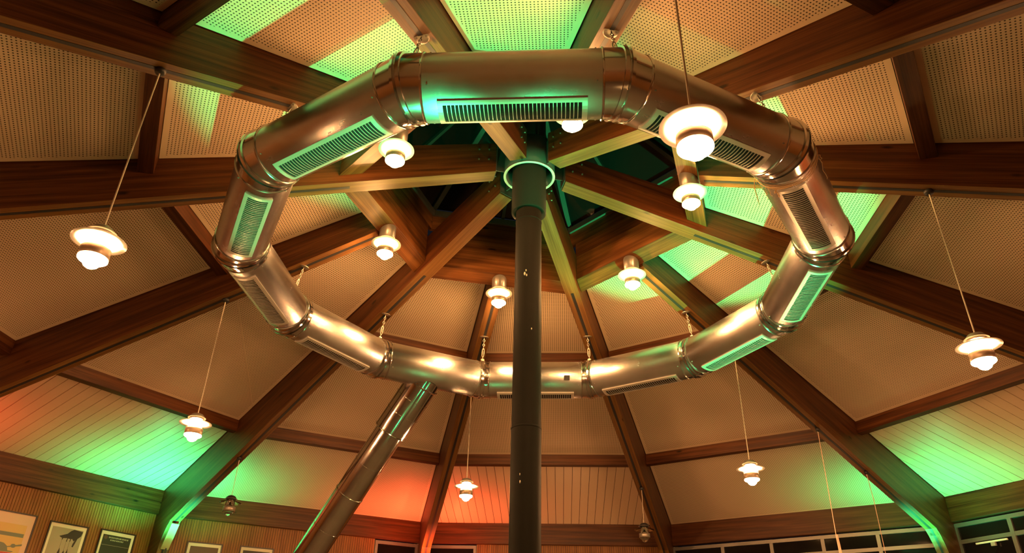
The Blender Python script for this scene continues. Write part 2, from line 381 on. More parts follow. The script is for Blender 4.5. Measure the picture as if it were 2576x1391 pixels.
# ------------------------------------------------------------------ skylight trimmers
TR = {0: 'left upper', 2: 'left lower', 4: 'far', 6: 'right lower', 8: 'right upper', 10: 'near'}
T30 = math.tan(PI/6)
for k, nm in TR.items():
    e = empty('skylight_trimmer', RZ(k))
    tag(e, f'orange brown wooden trimmer on the {nm} side of the skylight, carrying a lamp', 'beam', 'trimmers around the skylight')
    def half(x): return x*T30-HW/math.cos(PI/6)-.003
    xi, xo = 1.747, 1.964; hi, ho = half(xi), half(xo)
    loc = Matrix.Rotation(-PI/2, 4, 'Z')      # local x along the beam for the grain
    m = MB(); m.hexa([(-hi, xi, 6.685), (hi, xi, 6.685), (ho, xo, 6.61), (-ho, xo, 6.61), (-hi, xi, 7.058), (hi, xi, 7.058), (ho, xo, 7.03), (-ho, xo, 7.03)])
    bevel(m.build('beam', 'hubbeam', e, loc), .004)
    for j, (z0, z1) in enumerate(((7.062, 7.275), (7.280, 7.50))):
        x0, x1 = 1.752, 1.80; h0, h1 = x0*T30-.002-(.11 if j == 0 else 0), x1*T30-.002-(.11 if j == 0 else 0)
        m = MB(); m.hexa([(-h0, x0, z0), (h0, x0, z0), (h1, x1, z0), (-h1, x1, z0), (-h0, x0, z1), (h0, x0, z1), (h1, x1, z1), (-h1, x1, z1)])
        m.build('upstand_board', 'hubbeam', e, loc)
# skylight glazing
sky = tag(empty('window_1', Matrix.Translation((0, 0, 7.5))), kind='structure')
inv = Matrix.Translation((0, 0, -7.5))
m = MB()
for k in range(0, 12, 2):
    R = RZ(k); c = [R @ Vector(p) for p in ((1.72, -1.72*T30, 7.502), (1.82, -1.82*T30, 7.502), (1.82, 1.82*T30, 7.502), (1.72, 1.72*T30, 7.502))]
    m.hexa(c+[p+Vector((0, 0, .085)) for p in c])
m.build('curb_frame', 'frame', sky, inv)
APEX_R, APEX_Z, BASE_Z = .26, 8.95, 7.60
def bar(m, a, b, w, h):
    a, b = Vector(a), Vector(b); t = (b-a).normalized(); s = t.cross(Vector((0, 0, 1))).normalized()*w/2; u = Vector((0, 0, h))
    m.hexa([a-s, b-s, b+s, a+s, a-s+u, b-s+u, b+s+u, a+s+u])
for k in range(12):
    main = k % 2 == 1; rb = 1.76/math.cos(PI/6) if main else 1.76; ra = APEX_R if main else APEX_R*math.cos(PI/6)
    m = MB(); bar(m, P(k, rb, BASE_Z-.02), P(k, ra, APEX_Z), .07 if main else .045, .05); m.build('glazing_bar', 'hub', sky, inv)
m = MB(); m.lathe([(.205, 8.93), (.30, 8.93), (.30, 9.05), (.205, 9.05)], 24, closed=True); m.build('apex_ring', 'hub', sky, inv)
for k in range(0, 12, 2):
    for s in (-1, 1):
        a = P(k, 1.76, BASE_Z+.03); b = P(k+s, 1.76/math.cos(PI/6), BASE_Z+.03); c = P(k+s, APEX_R, APEX_Z+.05); d = P(k, APEX_R*math.cos(PI/6), APEX_Z+.05); u = Vector((0, 0, .008))
        MB().hexa([a, b, c, d, a+u, b+u, c+u, d+u]).build('pane', 'night', sky, inv)

# ------------------------------------------------------------------ hub and flue
BOLT = MB().tube([(0, -.007, 0), (0, .007, 0)], .011, 8).mesh('bolt', 'chain')
hub = tag(empty('steel_hub', (0, 0, 7.06)), 'grey steel hub ring around the flue pipe where six rafters meet', 'hub ring')
MB().lathe([(.283, 0), (.31, 0), (.31, .42), (.283, .42)], 48, closed=True).build('ring', 'hub', hub)
MB().lathe([(.281, -.006), (.313, -.006), (.313, -.001), (.281, -.001)], 48, closed=True).build('rim', 'rim', hub)
for k in range(1, 12, 2):
    MB().box(.31, .428, -.007, .007, .02, .36).build('fin_plate', 'hub', hub, RZ(k))
    MB().box(.418, .428, -.095, .095, -.045, .34).build('end_plate', 'hub', hub, RZ(k))
    for (r, z) in ((.52, .10), (.52, .25), (.64, .08), (.64, .23)):
        for s in (-1, 1): obj('bolt', BOLT, hub, RZ(k) @ Matrix.Translation((r, s*.106, z)))
fl = tag(empty('flue_pipe', (0, 0, 0)), 'tall dark grey round flue pipe rising through the middle of the hall', 'flue pipe')
MB().lathe([(.151, 0), (.151, 3.91)], 40).build('lower_pipe', 'pole', fl)
MB().lathe([(.149, 3.905), (.149, 6.53)], 40).build('middle_pipe', 'pole', fl)
MB().lathe([(.149, 3.895), (.1545, 3.9), (.1545, 3.915), (.149, 3.92)], 40, closed=True).build('seam_ring', 'pole', fl)
MB().lathe([(.148, 6.38), (.1535, 6.385), (.1535, 6.395), (.148, 6.40)], 40, closed=True).build('seam_ring', 'pole', fl)
MB().lathe([(.150, 6.52), (.204, 6.52), (.204, 9.5), (.150, 9.5)], 40, closed=True).build('upper_sleeve', 'pole', fl)
m = MB()
for (a, z, s) in ((-2.0, 5.62, .011), (-1.85, 5.60, .008), (-1.9, 5.66, .007), (-1.45, 4.95, .007), (-2.1, 3.35, .009), (-2.12, 3.42, .007)):
    m.lathe([(0, -.002), (s, -.001), (0, .001)], 6)
    for i in range(len(m.v)-18, len(m.v)):
        x, y, zz = m.v[i]; m.v[i] = ((.1512+zz)*math.cos(a)-x*math.sin(a), (.1512+zz)*math.sin(a)+x*math.cos(a), z+y*2.2)
tag(m.build('paint_chips', 'cord', fl), kind='stuff')

# ------------------------------------------------------------------ ring duct
duct = tag(empty('ring_duct', (0, 0, ZD)), 'large brushed steel ventilation duct bent into a twelve sided ring with slotted grilles', 'air duct')
LSEG = 2*RD*math.sin(PI/12); ESEG = RD*C15; COLL = .125
NSEG = 48
def ringpts(x, r): return [(x, r*math.sin(2*PI*j/NSEG), r*math.cos(2*PI*j/NSEG)) for j in range(NSEG)]
def skin(m, rings, mi=0, smooth=True):
    n = NSEG
    for i in range(len(rings)-1): m.add(list(rings[i])+list(rings[i+1]), [(j, (j+1) % n, n+(j+1) % n, n+j) for j in range(n)], mi, smooth)
# section frame: x along the section, y outwards, z up
def sec_mw(km):
    a = az(km); x = Vector((math.sin(a), -math.cos(a), 0)); y = Vector((math.cos(a), math.sin(a), 0)); o = y*ESEG
    return Matrix(((x.x, y.x, 0, o.x), (x.y, y.y, 0, o.y), (0, 0, 1, 0), (0, 0, 0, 1)))
XB = LSEG/2-COLL
m = MB(); skin(m, [ringpts(-XB-.01, DR-.003), ringpts(XB+.01, DR-.003)])
SECM = m.mesh('duct_section', 'steel')
def half_collar(sgn):
    m = MB()
    def mit(r, d):   # ring in the mitre plane, shifted d along x
        out = []
        for j in range(NSEG):
            y, z = r*math.sin(2*PI*j/NSEG), r*math.cos(2*PI*j/NSEG); out.append((sgn*(LSEG/2+y*T15+d), y, z))
        return out
    bead = [ringpts(sgn*(XB-.012), DR-.003), ringpts(sgn*(XB-.010), DR+.006), ringpts(sgn*(XB-.003), DR+.009), ringpts(sgn*(XB+.004), DR+.006), ringpts(sgn*(XB+.006), DR)]
    rings = bead+[mit(DR, -.042), mit(DR+.015, -.040), mit(DR+.0155, -.013), mit(DR-.006, -.011), mit(DR-.006, 0)]
    skin(m, rings, 0, False)
    for i in range(len(m.sm)): m.sm[i] = True
    return m.mesh('elbow_collar', 'collar')
HC = {1: half_collar(1), -1: half_collar(-1)}
for me in list(HC.values()):
    pass
# grille (facing straight down)
GX, GA = .555, .46
def curved(m, x0, x1, a0, a1, r0, r1, n=8, mi=0):
    vs = []
    for i in range(n+1):
        a = a0+(a1-a0)*i/n
        for (x, r) in ((x0, r0), (x1, r0), (x1, r1), (x0, r1)): vs.append((x, r*math.sin(a), -r*math.cos(a)))
    fs = [(0, 1, 2, 3), (4*n+3, 4*n+2, 4*n+1, 4*n)]
    for i in range(n):
        for j in range(4): fs.append((4*i+j, 4*i+(j+1) % 4, 4*i+4+(j+1) % 4, 4*i+4+j))
    m.add(vs, fs, mi, False)
m = MB(); r0, r1 = DR-.004, DR+.010
curved(m, -GX, GX, -GA, -GA+.13, r0, r1, 3); curved(m, -GX, GX, GA-.13, GA, r0, r1, 3)
curved(m, -GX, -GX+.04, -GA+.13, GA-.13, r0, r1, 6); curved(m, GX-.04, GX, -GA+.13, GA-.13, r0, r1, 6)
GRM = m.mesh('vent_grille', 'grille')
m = MB(); curved(m, -GX+.03, GX-.03, -GA+.12, GA-.12, DR-.002, DR+.0005, 6); GBK = m.mesh('grille_opening', 'grille_dark')
m = MB(); curved(m, -.003, .003, -GA+.13, GA-.13, DR, DR+.007, 5); BLM = m.mesh('blade', 'grille')
m = MB(); curved(m, -.0035, .0035, -GA+.13, GA-.13, DR, DR+.007, 5); 
NB = 33
BX = [(-GX+.04)+(2*GX-.08)*(i+1)/(NB+1) for i in range(NB)]
m = MB()
for bx in BX: curved(m, bx-.003, bx+.003, -GA+.13, GA-.13, DR, DR+.007, 5)
BLALL = m.mesh('blades', 'grille')
SCR = MB().tube([(0, 0, -DR+.004), (0, 0, -DR-.003)], .006, 6).mesh('screw', 'graymetal')
NEAR = (10.5, 11.5, .5, 9.5, 8.5, 7.5, 1.5, 6.5)
for km in BAYS:
    mw = sec_mw(km)
    s = obj('duct_section', SECM, duct, mw)
    for sg in (1, -1): obj('elbow_collar', HC[sg], duct, mw)
    for sg in (1, -1):
        for a in (.9, -.9, 2.4, -2.4): obj('screw', SCR, s, Matrix.Translation((sg*(XB-.05), 0, 0)) @ Matrix.Rotation(a, 4, 'X'))
    if km == 3.5: continue
    g = obj('vent_grille', GRM, duct, mw); obj('grille_opening', GBK, g)
    if km in NEAR:
        for i, bx in enumerate(BX):
            jit = random.uniform(-.003, .003) if random.random() < .25 else 0
            obj('blade', BLM, g, Matrix.Translation((bx+jit, 0, 0)))
    else: tag(obj('blades', BLALL, g), kind='stuff')
# sensor plate on the far section
mw = sec_mw(4.5)
m = MB(); ys = -1
a0 = math.radians(-75)
p = Vector((.455, (DR+.001)*math.sin(a0), -(DR+.001)*math.cos(a0))); n = Vector((0, math.sin(a0), -math.cos(a0))); u = Vector((1, .0, 0)); v = n.cross(u)
m.hexa([p-u*.042-v*.035, p+u*.042-v*.035, p+u*.042+v*.035, p-u*.042+v*.035]+[q+n*.012 for q in (p-u*.042-v*.035, p+u*.042-v*.035, p+u*.042+v*.035, p-u*.042+v*.035)])
tag(m.build('sensor_plate', 'black', duct, mw), 'small black square plate with a short wire')
# drop pipe
Mid = P(3.5, ESEG, ZD); Bt = Vector((-2.3386, 4.3602, 3.2998)); dv = (Bt-Mid)
dl = dv.length; dx = dv.normalized(); dy = Vector((0, 0, 1)).cross(dx).normalized(); dz = dx.cross(dy)
DPW = Matrix(((dx.x, dy.x, dz.x, Mid.x), (dx.y, dy.y, dz.y, Mid.y), (dx.z, dy.z, dz.z, Mid.z-ZD), (0, 0, 0, 1)))
m = MB()
def pipe(m, x0, x1, r): skin(m, [ringpts(x0, r), ringpts(x1, r)])
t3 = dl*.333
pipe(m, .12, t3, .243)
skin(m, [ringpts(t3, .243), ringpts(t3+.005, .212)])
pipe(m, t3, dl*1.32, .210)
drop = m.build('drop_pipe', 'droppipe', duct, DPW)
for f, r, t in ((.155, .244, .004), (.235, .244, .004), (.333, .246, .010), (.515, .211, .004), (.675, .213, .011), (.86, .211, .004)):
    x = dl*f; m = MB(); skin(m, [ringpts(x-t, r-.002), ringpts(x-t*.5, r+.004), ringpts(x+t*.5, r+.004), ringpts(x+t, r-.002)]); m.build('seam_ring', 'droppipe', drop)
E1 = Mid+dx*dl*1.32-Vector((0, 0, ZD)); m = MB()
m.tube([E1, E1+dx*.12+Vector((0, 0, -.05)), E1+dx*.2+Vector((0, 0, -.2)), Vector((E1.x+dx.x*.22, E1.y+dx.y*.22, -ZD))], .21, 32)
m.build('floor_riser', 'droppipe', duct)
# saddle where the drop pipe leaves the ring
m = MB(); rr = []
for q in range(3): rr.append(ringpts(.245+.012*q, .262-.008*q))
skin(m, rr); m.build('saddle', 'collar', duct, DPW)

# hangers
def hanger():
    e = empty('duct_hanger', (0, 0, 0))
    MB().lathe([(0, 0), (.064, 0), (.066, -.004), (.064, -.009), (.02, -.011), (0, -.011)], 24).build('mount_plate', 'chain', e)
    for s in (-1, 1): MB().tube([(s*.042, 0, -.008), (s*.042, 0, -.014)], .008, 8).build('screw', 'graymetal', e)
    return e
HANG = {0: 'left, above the upper left duct bend', 1: 'hidden behind the left duct bend', 2: 'left, beside the left lower duct section', 3: 'second left of the flue pipe', 4: 'far, just left of the flue pipe', 5: 'far, just right of the flue pipe',
        6: 'second right of the flue pipe', 7: 'right, on the green striped rafter', 8: 'hidden behind the right duct section', 9: 'upper right, above the duct bend', 10: 'top right beside the green ceiling bay', 11: 'top left beside the green ceiling bay'}
def loop(c, rx, rz, ang, n=14):
    out = []
    for i in range(n):
        t = 2*PI*i/n; x, z = rx*math.cos(t), rz*math.sin(t); out.append(Vector((x*math.cos(ang), x*math.sin(ang), c+z)))
    return out
HL = .372
m = MB(); m.tube([(0, 0, -.008), (0, 0, -.045)], .006, 8); EYE0 = m; m.tube(loop(-.062, .014, .018, 0), .0045, 6, closed=True); EYE = m.mesh('eye_bolt', 'chain')
LK = [MB().tube(loop(-.095, .011, .022, PI/2), .0042, 6, closed=True).mesh('chain_link', 'chain'), MB().tube(loop(-.128, .015, .018, 0), .0045, 6, closed=True).mesh('chain_link', 'chain'), MB().tube(loop(-.155, .010, .02, PI/2), .0042, 6, closed=True).mesh('chain_link', 'chain')]
m = MB(); m.tube([(0, 0, -.165), (0, 0, -.20)], .005, 8); m.tube(loop(-.245, .017, .068, 0, 20), .006, 6, closed=True); m.tube([(0, 0, -.22), (0, 0, -.27)], .004, 6); m.tube([(0, 0, -.31), (0, 0, -.34)], .005, 8); TB = m.mesh('turnbuckle', 'chain')
m = MB(); m.box(-.020, .020, -.014, .014, -.372, -.338); m.tube([(-.028, 0, -.355), (.028, 0, -.355)], .008, 8); CLM = m.mesh('clamp', 'chain')
proto = hanger()
for d, n in ((EYE, 'eye_bolt'), (LK[0], 'chain_link'), (LK[1], 'chain_link'), (LK[2], 'chain_link'), (TB, 'turnbuckle'), (CLM, 'clamp')): obj(n, d, proto)
for k in range(12):
    h = proto if k == 0 else copy_tree(proto)
    a = P(k, 3.0, zu(3.0)); b = P(k, RD+.01, ZD+DR+.012); zx = (a-b).normalized()
    tx = Vector((-math.sin(az(k)), math.cos(az(k)), 0)); yx = zx.cross(tx).normalized(); tx = yx.cross(zx)
    h.matrix_world = Matrix(((tx.x, yx.x, zx.x, a.x), (tx.y, yx.y, zx.y, a.y), (tx.z, yx.z, zx.z, a.z), (0, 0, 0, 1)))
    tag(h, 'steel plate with chain and turnbuckle holding the duct, '+HANG[k], 'hanger', 'duct hangers')

# jute string round the duct at the right
js = tag(empty('jute_string', P(9, RD, ZD)), 'frayed jute string tied around the duct next to the right upper bend', 'string')
mw8 = Matrix.Translation(-P(9, RD, ZD)) @ Matrix.Translation((0, 0, ZD)) @ sec_mw(8.5)
xs = -XB+.05     # end of this section next to rafter J is at -x? (x runs towards the next rafter)
xs = xs if (sec_mw(8.5) @ Vector((xs, 0, 0))-P(9, RD, 0)).length < (sec_mw(8.5) @ Vector((-xs, 0, 0))-P(9, RD, 0)).length else -xs
sg = -1 if xs > 0 else 1
m = MB()
for q in range(3):
    pts = []
    for j in range(60):
        a = 2*PI*j/60; r = DR+.006; pts.append((xs+sg*(.012*q+.012*math.sin(2*a+q*1.3)+.01*math.sin(5*a+q)), r*math.sin(a), r*math.cos(a)))
    m.tube(pts, .0035, 5, closed=True)
tag(m.build('winding', 'jute', js, mw8), kind='stuff')
m = MB()
for q in range(9):
    a = math.radians(random.uniform(200, 250) if q < 7 else random.uniform(95, 110)); r = DR+.012
    p = Vector((xs+sg*.02, r*math.sin(a), r*math.cos(a))); pts = [p.copy()]; ln = random.randint(5, 11); dxx = sg*random.uniform(.005, .028)
    for i in range(ln):
        a += random.uniform(-.035, .05); rr = r+.004+random.uniform(0, .01)
        p = Vector((pts[-1].x+dxx+random.uniform(-.012, .012), rr*math.sin(a), rr*math.cos(a))); pts.append(p)
    m.tube(pts, .0028, 5)
p0 = Vector((xs+sg*.03, DR*math.sin(math.radians(262)), DR*math.cos(math.radians(262))))
for q in range(3): m.tube([p0, p0+Vector((sg*.03, -.02, -.05)), p0+Vector((sg*.035+.01*q, -.025, -.12)), p0+Vector((sg*.05-.012*q, -.02, -.2-.03*q))], .003, 5)
tag(m.build('loose_ends', 'jute', js, mw8), kind='stuff')

# ------------------------------------------------------------------ lamps
def lamp_parts(e, lit, kind):
    g = {'pendant': ['lit_low', 'lit'], 'hub': ['lit_hub_low', 'lit_hub']}[kind] if lit else 'clear'
    MB().lathe([(.055, .024), (.078, .020), (.1835, .0), (.1825, .0035), (.078, .0235), (.055, .0275)], 48, closed=True).build('disc_shade', 'white' if lit else 'smoke', e)
    MB().lathe([(.060, .070), (.1025, .066), (.1025, .069), (.060, .074)], 40, closed=True).build('small_shade', 'white' if lit else 'graymetal', e)
    MB().lathe([(.0815, .053), (.0815, .069), (.05, .069), (.05, .053)], 32, closed=True).build('neck', 'graymetal' if lit else 'black', e)
    if kind == 'pendant': MB().lathe([(.083, .074), (.080, .092), (.062, .112), (.035, .124), (.008, .128), (0, .128)], 32).build('cap', 'graymetal' if lit else 'black', e)
    jm = MB(); jm.lathe([(0, .052), (.044, .050), (.046, .022), (.0755, .018), (.0755, -.060), (.093, -.066), (.0935, -.135), (.098, -.138), (.098, -.147), (.088, -.156), (.066, -.162), (.058, -.178), (.046, -.197), (.026, -.211), (0, -.216)], 40); jm.mi = [1 if i < 160 and lit else 0 for i in range(len(jm.mi))]; jm.build('glass_jar', g, e)
    MB().lathe([(.0965, -.062), (.0995, -.064), (.0995, -.133), (.0965, -.135)], 40, closed=True).build('band', 'bronze' if lit else 'graymetal', e)
    for q in range(4):
        a = PI/4+q*PI/2+.25; x, y = .092*math.cos(a), .092*math.sin(a); MB().tube([(x*.84, y*.84, .055), (x*.84, y*.84, .024), (x, y, .02), (x, y, -.064)], .0022, 6).build('rod', 'black', e)
ROSE = MB().lathe([(0, .004), (.040, .004), (.046, -.006), (.040, -.034), (.015, -.042), (0, -.042)], 24).mesh('ceiling_rose', 'black')
def pendant(k, r, lit, label):
    z = 4.31; e = empty('pendant_lamp', P(k, r, z)); lamp_parts(e, lit, 'pendant'); top = zu(r)-z
    MB().tube([(0, 0, .126), (0, 0, top-.03)], .0065 if lit else .005, 8).build('cord', 'cord', e)
    obj('ceiling_rose', ROSE, e, Matrix.Translation((0, 0, top-.004)))
    tag(e, label, 'pendant lamp', 'lit pendant lamps' if lit else 'unlit pendant lamps')
for k, lb in (('A', 'large glowing pendant lamp with white disc hanging at the left edge'), ('C', 'glowing pendant lamp hanging before the green lit planks at lower left'), ('E', 'glowing pendant lamp hanging before the red lit planks left of the flue pipe'),
              ('G', 'small glowing pendant lamp hanging right of centre low before perforated boards'), ('I', 'glowing pendant lamp with white disc hanging at the right edge'), ('K', 'nearest pendant lamp, cream disc seen from below in front of the upper right duct')):
    pendant(k, 4.11, True, lb)
pendant('D', 7.37, False, 'unlit pendant lamp with clear glass hanging near the green lit rafter foot')
pendant('F', 7.37, False, 'unlit pendant lamp with clear glass hanging at the foot of the dark rafter')
for k, lb in (('B', 'left of the picture on the level rafter'), ('H', 'beyond the right edge of the picture')):  # unseen pendants, added and lit to brighten the outer ceiling
    pendant(k, 7.37, True, 'glowing pendant lamp '+lb)
SURF = {0: 'left upper side, partly behind the duct', 2: 'left lower side', 4: 'far side, just left of the flue pipe', 6: 'right lower side', 8: 'right upper side below the nearest pendant', 10: 'near side, only its glass showing'}
for k, lb in SURF.items():
    z = 6.425; e = empty('surface_lamp', P(k, 1.855, z)); lamp_parts(e, True, 'hub')
    ev = Vector((math.cos(az(k)), math.sin(az(k)), 0)); m = MB(); m.lathe([(.085, .07), (.100, .08), (.100, .30)], 32)
    m.v = [(x, y, zz if zz < .2 else 6.648-.3456*(ev.x*x+ev.y*y)-z-.003) for x, y, zz in m.v]
    m.build('base', 'graymetal', e)
    tag(e, 'glowing lamp under the skylight trimmer, '+lb, 'ceiling lamp', 'lamps under the skylight trimmers')

# ------------------------------------------------------------------ ropes on the right rafter
def rope(k, r, pts, label, frayed):
    e = empty('hanging_rope', P(k, r, zu(r)))
    MB().lathe([(0, .002), (.030, .002), (.034, -.02), (.022, -.05), (0, -.052)], 16).build('hook_base', 'black', e)
    MB().tube(loop(-.065, .018, .02, .5), .004, 6, closed=True).build('hook_ring', 'chain', e)
    pr = [P(k, a, b)-P(k, r, zu(r)) for a, b in pts]
    MB().tube(pr, .0055, 6).build('line', 'rope', e)
    if frayed:
        m = MB(); b = pr[-1]
        for q in range(3): m.tube([b+Vector((.008*q, 0, 0)), b+Vector((.01+.012*q, .01, -.15)), b+Vector((.0+.012*q, -.01, -.3)), b+Vector((.01*q, 0, -1.6))], .010, 6)
        tag(m.build('loose_bundle', 'rope', e), kind='stuff')
    tag(e, label, 'rope')
rope('G', 6.28, [(6.28, zu(6.28)-.06), (6.26, 4.6), (6.225, 3.76)], 'thin rope ending in a frayed bundle, hanging from the green footed rafter', True)
rope('G', 7.745, [(7.745, zu(7.745)-.05), (7.80, 4.55), (7.80, 2.6)], 'thin plain cord hanging from the black hook near the green rafter foot', False)

# ------------------------------------------------------------------ walls
WALL = {.5: 'left_front', 1.5: 'left_side', 2.5: 'left', 3.5: 'rear_left', 4.5: 'rear', 5.5: 'rear_right', 6.5: 'right', 7.5: 'right_side', 8.5: 'right_front', 9.5: 'front_right', 10.5: 'front', 11.5: 'front_left'}
WIN = {3.5: [(-2.70, -1.687)], 4.5: [(1.579, 2.70)], 5.5: [(-2.74, 2.74)], 6.5: [(-2.74, 2.74)]}   # lateral span of glazing
WX = 10.55
for km in BAYS:
    zt = 4.62 if km in EAVED else zf(10.52)+.02
    m = MB(); hw = 10.62*T15+.2
    spans = []; y = -hw
    for a, b in WIN.get(km, []): spans.append((y, a, 0, zt)); spans.append((a, b, 0, .9)); y = b
    spans.append((y, hw, 0, zt))
    for a, b, z0, z1 in spans: m.box(WX+.02, WX+.22, a, b, z0, z1)
    if WIN.get(km):
        pass
    w = tag(m.build('wall_'+WALL[km], 'concrete', None, RZ(km)), kind='structure')
    if km in (5.5, 6.5): continue
    m = MB(); lo, hi = -2.72, 2.72
    for a, b in WIN.get(km, []):
        if a < 0: lo = b+.02
        else: hi = a-.02
    y = lo
    while y < hi:
        m.box(WX-.006, WX+.021, y, min(hi, y+.042), 0.02, zt-.004); y += .05
    m.box(WX+.012, WX+.0195, lo, hi, .02, zt-.006, 1)
    if km in (2.5, 3.5, 4.5): tag(m.build('slat_cladding', ['slat', 'black'], w), kind='stuff')
    else: tag(m.build('slat_cladding', ['slat', 'black'], w), kind='stuff')
# windows
nwin = 2
def window(km, a, b, mull, transoms, z1=4.575, z0=.9):
    global nwin
    e = tag(empty(f'window_{nwin}', RZ(km) @ Matrix.Translation((WX, 0, 0))), kind='structure'); nwin += 1
    fr = MB()
    fr.box(-.03, .05, a, b, z1-.07, z1); fr.box(-.03, .05, a, b, z0, z0+.07); fr.box(-.03, .05, a, a+.06, z0+.07, z1-.07); fr.box(-.03, .05, b-.06, b, z0+.07, z1-.07)
    fr.build('window_frame', 'frame', e)
    ys = [a+.06]+sorted(mull)+[b-.06]
    for y in mull: MB().box(-.025, .045, y-.035, y+.035, z0+.07, z1-.07).build('mullion', 'frame', e)
    zs = [z0+.07]+sorted(transoms)+[z1-.07]
    for t in transoms:
        for i in range(len(ys)-1): MB().box(-.022, .04, ys[i]+(.036 if i else .001), ys[i+1]-(.036 if i < len(ys)-2 else .001), t-.035, t+.035).build('transom', 'frame', e)
    for i in range(len(ys)-1):
        for j in range(len(zs)-1):
            MB().box(.012, .020, ys[i], ys[i+1], zs[j], zs[j+1]).build('pane', 'night', e)
    return e
window(3.5, -2.70, -1.687, [], [4.20]); window(4.5, 1.579, 2.70, [], [4.20])
window(5.5, -2.74, 2.74, [1.589, .534, -.503, -1.551], [4.235])
w5 = window(6.5, -2.74, 2.74, [1.693, .6, -.5, -1.6], [4.245])
MB().box(-.06, -.03, 1.80, 2.38, 4.155, 4.185).build('closer_rail', 'white', w5)
MB().box(-.075, -.03, 2.02, 2.10, 4.09, 4.15).build('closer_block', 'grille', w5)

# ------------------------------------------------------------------ pictures
def picture(km, y_right, w, ztop, h, label, art):
    mw = RZ(km) @ Matrix.Translation((WX-.010, y_right+w/2, ztop-h)) @ Matrix.Rotation(-PI/2, 4, 'Z')   # local x to the viewer's right, -y towards the room
    e = empty('framed_picture', mw); hw = w/2; t = .022
    m = MB(); m.box(-hw, hw, -.032, 0, h-t, h); m.box(-hw, hw, -.032, 0, 0, t); m.box(-hw, -hw+t, -.032, 0, t, h-t); m.box(hw-t, hw, -.032, 0, t, h-t)
    m.build('frame', 'picframe', e); MB().box(-hw+t, hw-t, -.012, -.004, t, h-t).build('mat_board', 'offwhite', e)
    art(e, hw-t, h-t); tag(e, label, 'picture', 'framed posters on the slatted wall')
_lay = [0]
def patch(e, name, poly, mat, d):
    MB().prism(poly, lambda a, b, t: (a, t, b), -.012-d-.0006, -.012-d+.0003).build(name, mat, e)
INK = {n: flat(c) for n, c in dict(tan=(.62, .42, .16), pink=(.66, .47, .36), slate=(.16, .19, .15), red=(.50, .07, .07), grey=(.36, .31, .24), hand=(.022, .018, .014), night=(.02, .026, .014), brown=(.09, .05, .03), pale=(.62, .66, .5), rose=(.62, .16, .18)).items()}
def blob(cx, cz, rx, rz, n=14): return [(cx+rx*math.cos(2*PI*i/n), cz+rz*math.sin(2*PI*i/n)) for i in range(n)]
def art_tank(e, hw, zt):
    patch(e, 'print', [(-hw, .04), (hw, .04), (hw, zt), (-hw, zt)], INK['tan'], .001)
    patch(e, 'print_sky', [(-hw, zt-.17), (hw, zt-.17), (hw, zt), (-hw, zt)], INK['pink'], .002)
    patch(e, 'print_band', [(-hw, zt-.37), (hw-.10, zt-.37), (hw-.10, zt-.31), (-hw, zt-.31)], INK['slate'], .002)
    patch(e, 'print_border', [(hw-.09, .04), (hw, .04), (hw, zt-.17), (hw-.09, zt-.17)], INK['pink'], .0015)
    patch(e, 'print_turret', [(-.19, zt-.60), (.05, zt-.60), (.02, zt-.53), (-.04, zt-.49), (-.10, zt-.48), (-.16, zt-.51)], INK['slate'], .003)
    patch(e, 'print_barrel', [(.02, zt-.535), (.02, zt-.55), (.25, zt-.50), (.25, zt-.47)], INK['slate'], .003)
    patch(e, 'print_knot', blob(.115, zt-.515, .042, .032), INK['slate'], .0034)
    patch(e, 'print_hull', [(-.28, zt-.63), (.13, zt-.615), (.14, zt-.60), (-.28, zt-.595)], INK['slate'], .0036)
    patch(e, 'print_track', [(-.27, zt-.70), (.09, zt-.70), (.13, zt-.66), (.12, zt-.625), (-.27, zt-.625)], INK['red'], .003)
    for q in range(5): patch(e, 'print_wheel', blob(-.22+.075*q, zt-.665, .022, .022, 10), INK['rose'], .004)
def art_hand(e, hw, zt):
    x0, x1, z1 = -hw+.05, hw-.05, zt-.06
    patch(e, 'print', [(x0, .05), (x1, .05), (x1, z1), (x0, z1)], INK['grey'], .001)
    patch(e, 'print_hand', [(x1-.003, z1-.02), (x1-.02, z1-.10), (x1-.09, z1-.17), (x1-.13, z1-.20), (x1-.16, z1-.165), (x1-.20, z1-.17), (x1-.26, z1-.165), (x1-.34, z1-.175), (x1-.39, z1-.155), (x1-.40, z1-.145), (x1-.34, z1-.12), (x1-.27, z1-.09), (x1-.22, z1-.035), (x1-.17, z1-.005)], INK['hand'], .002)
    patch(e, 'print_thumb', [(x1-.10, z1-.16), (x1-.13, z1-.24), (x1-.135, z1-.295), (x1-.11, z1-.30), (x1-.09, z1-.23), (x1-.07, z1-.15)], INK['hand'], .0025)
    for q, (fx, fl, wd) in enumerate(((x1-.335, .03, .016), (x1-.25, .055, .014), (x1-.19, .045, .013))):
        patch(e, 'print_finger', [(fx, z1-.15), (fx-.012, z1-.165-fl), (fx+.004, z1-.17-fl), (fx+wd, z1-.15)], INK['hand'], .0027)
        patch(e, 'print_string', [(fx-.006, z1-.60), (fx-.003, z1-.60), (fx-.003, z1-.2), (fx-.006, z1-.2)], INK['hand'], .0022)
        patch(e, 'print_puppet', [(fx-.035, z1-.62), (fx+.03, z1-.62), (fx+.018, z1-.40-.02*q), (fx, z1-.34-.03*(q % 2)), (fx-.022, z1-.42)], INK['hand'], .0029)
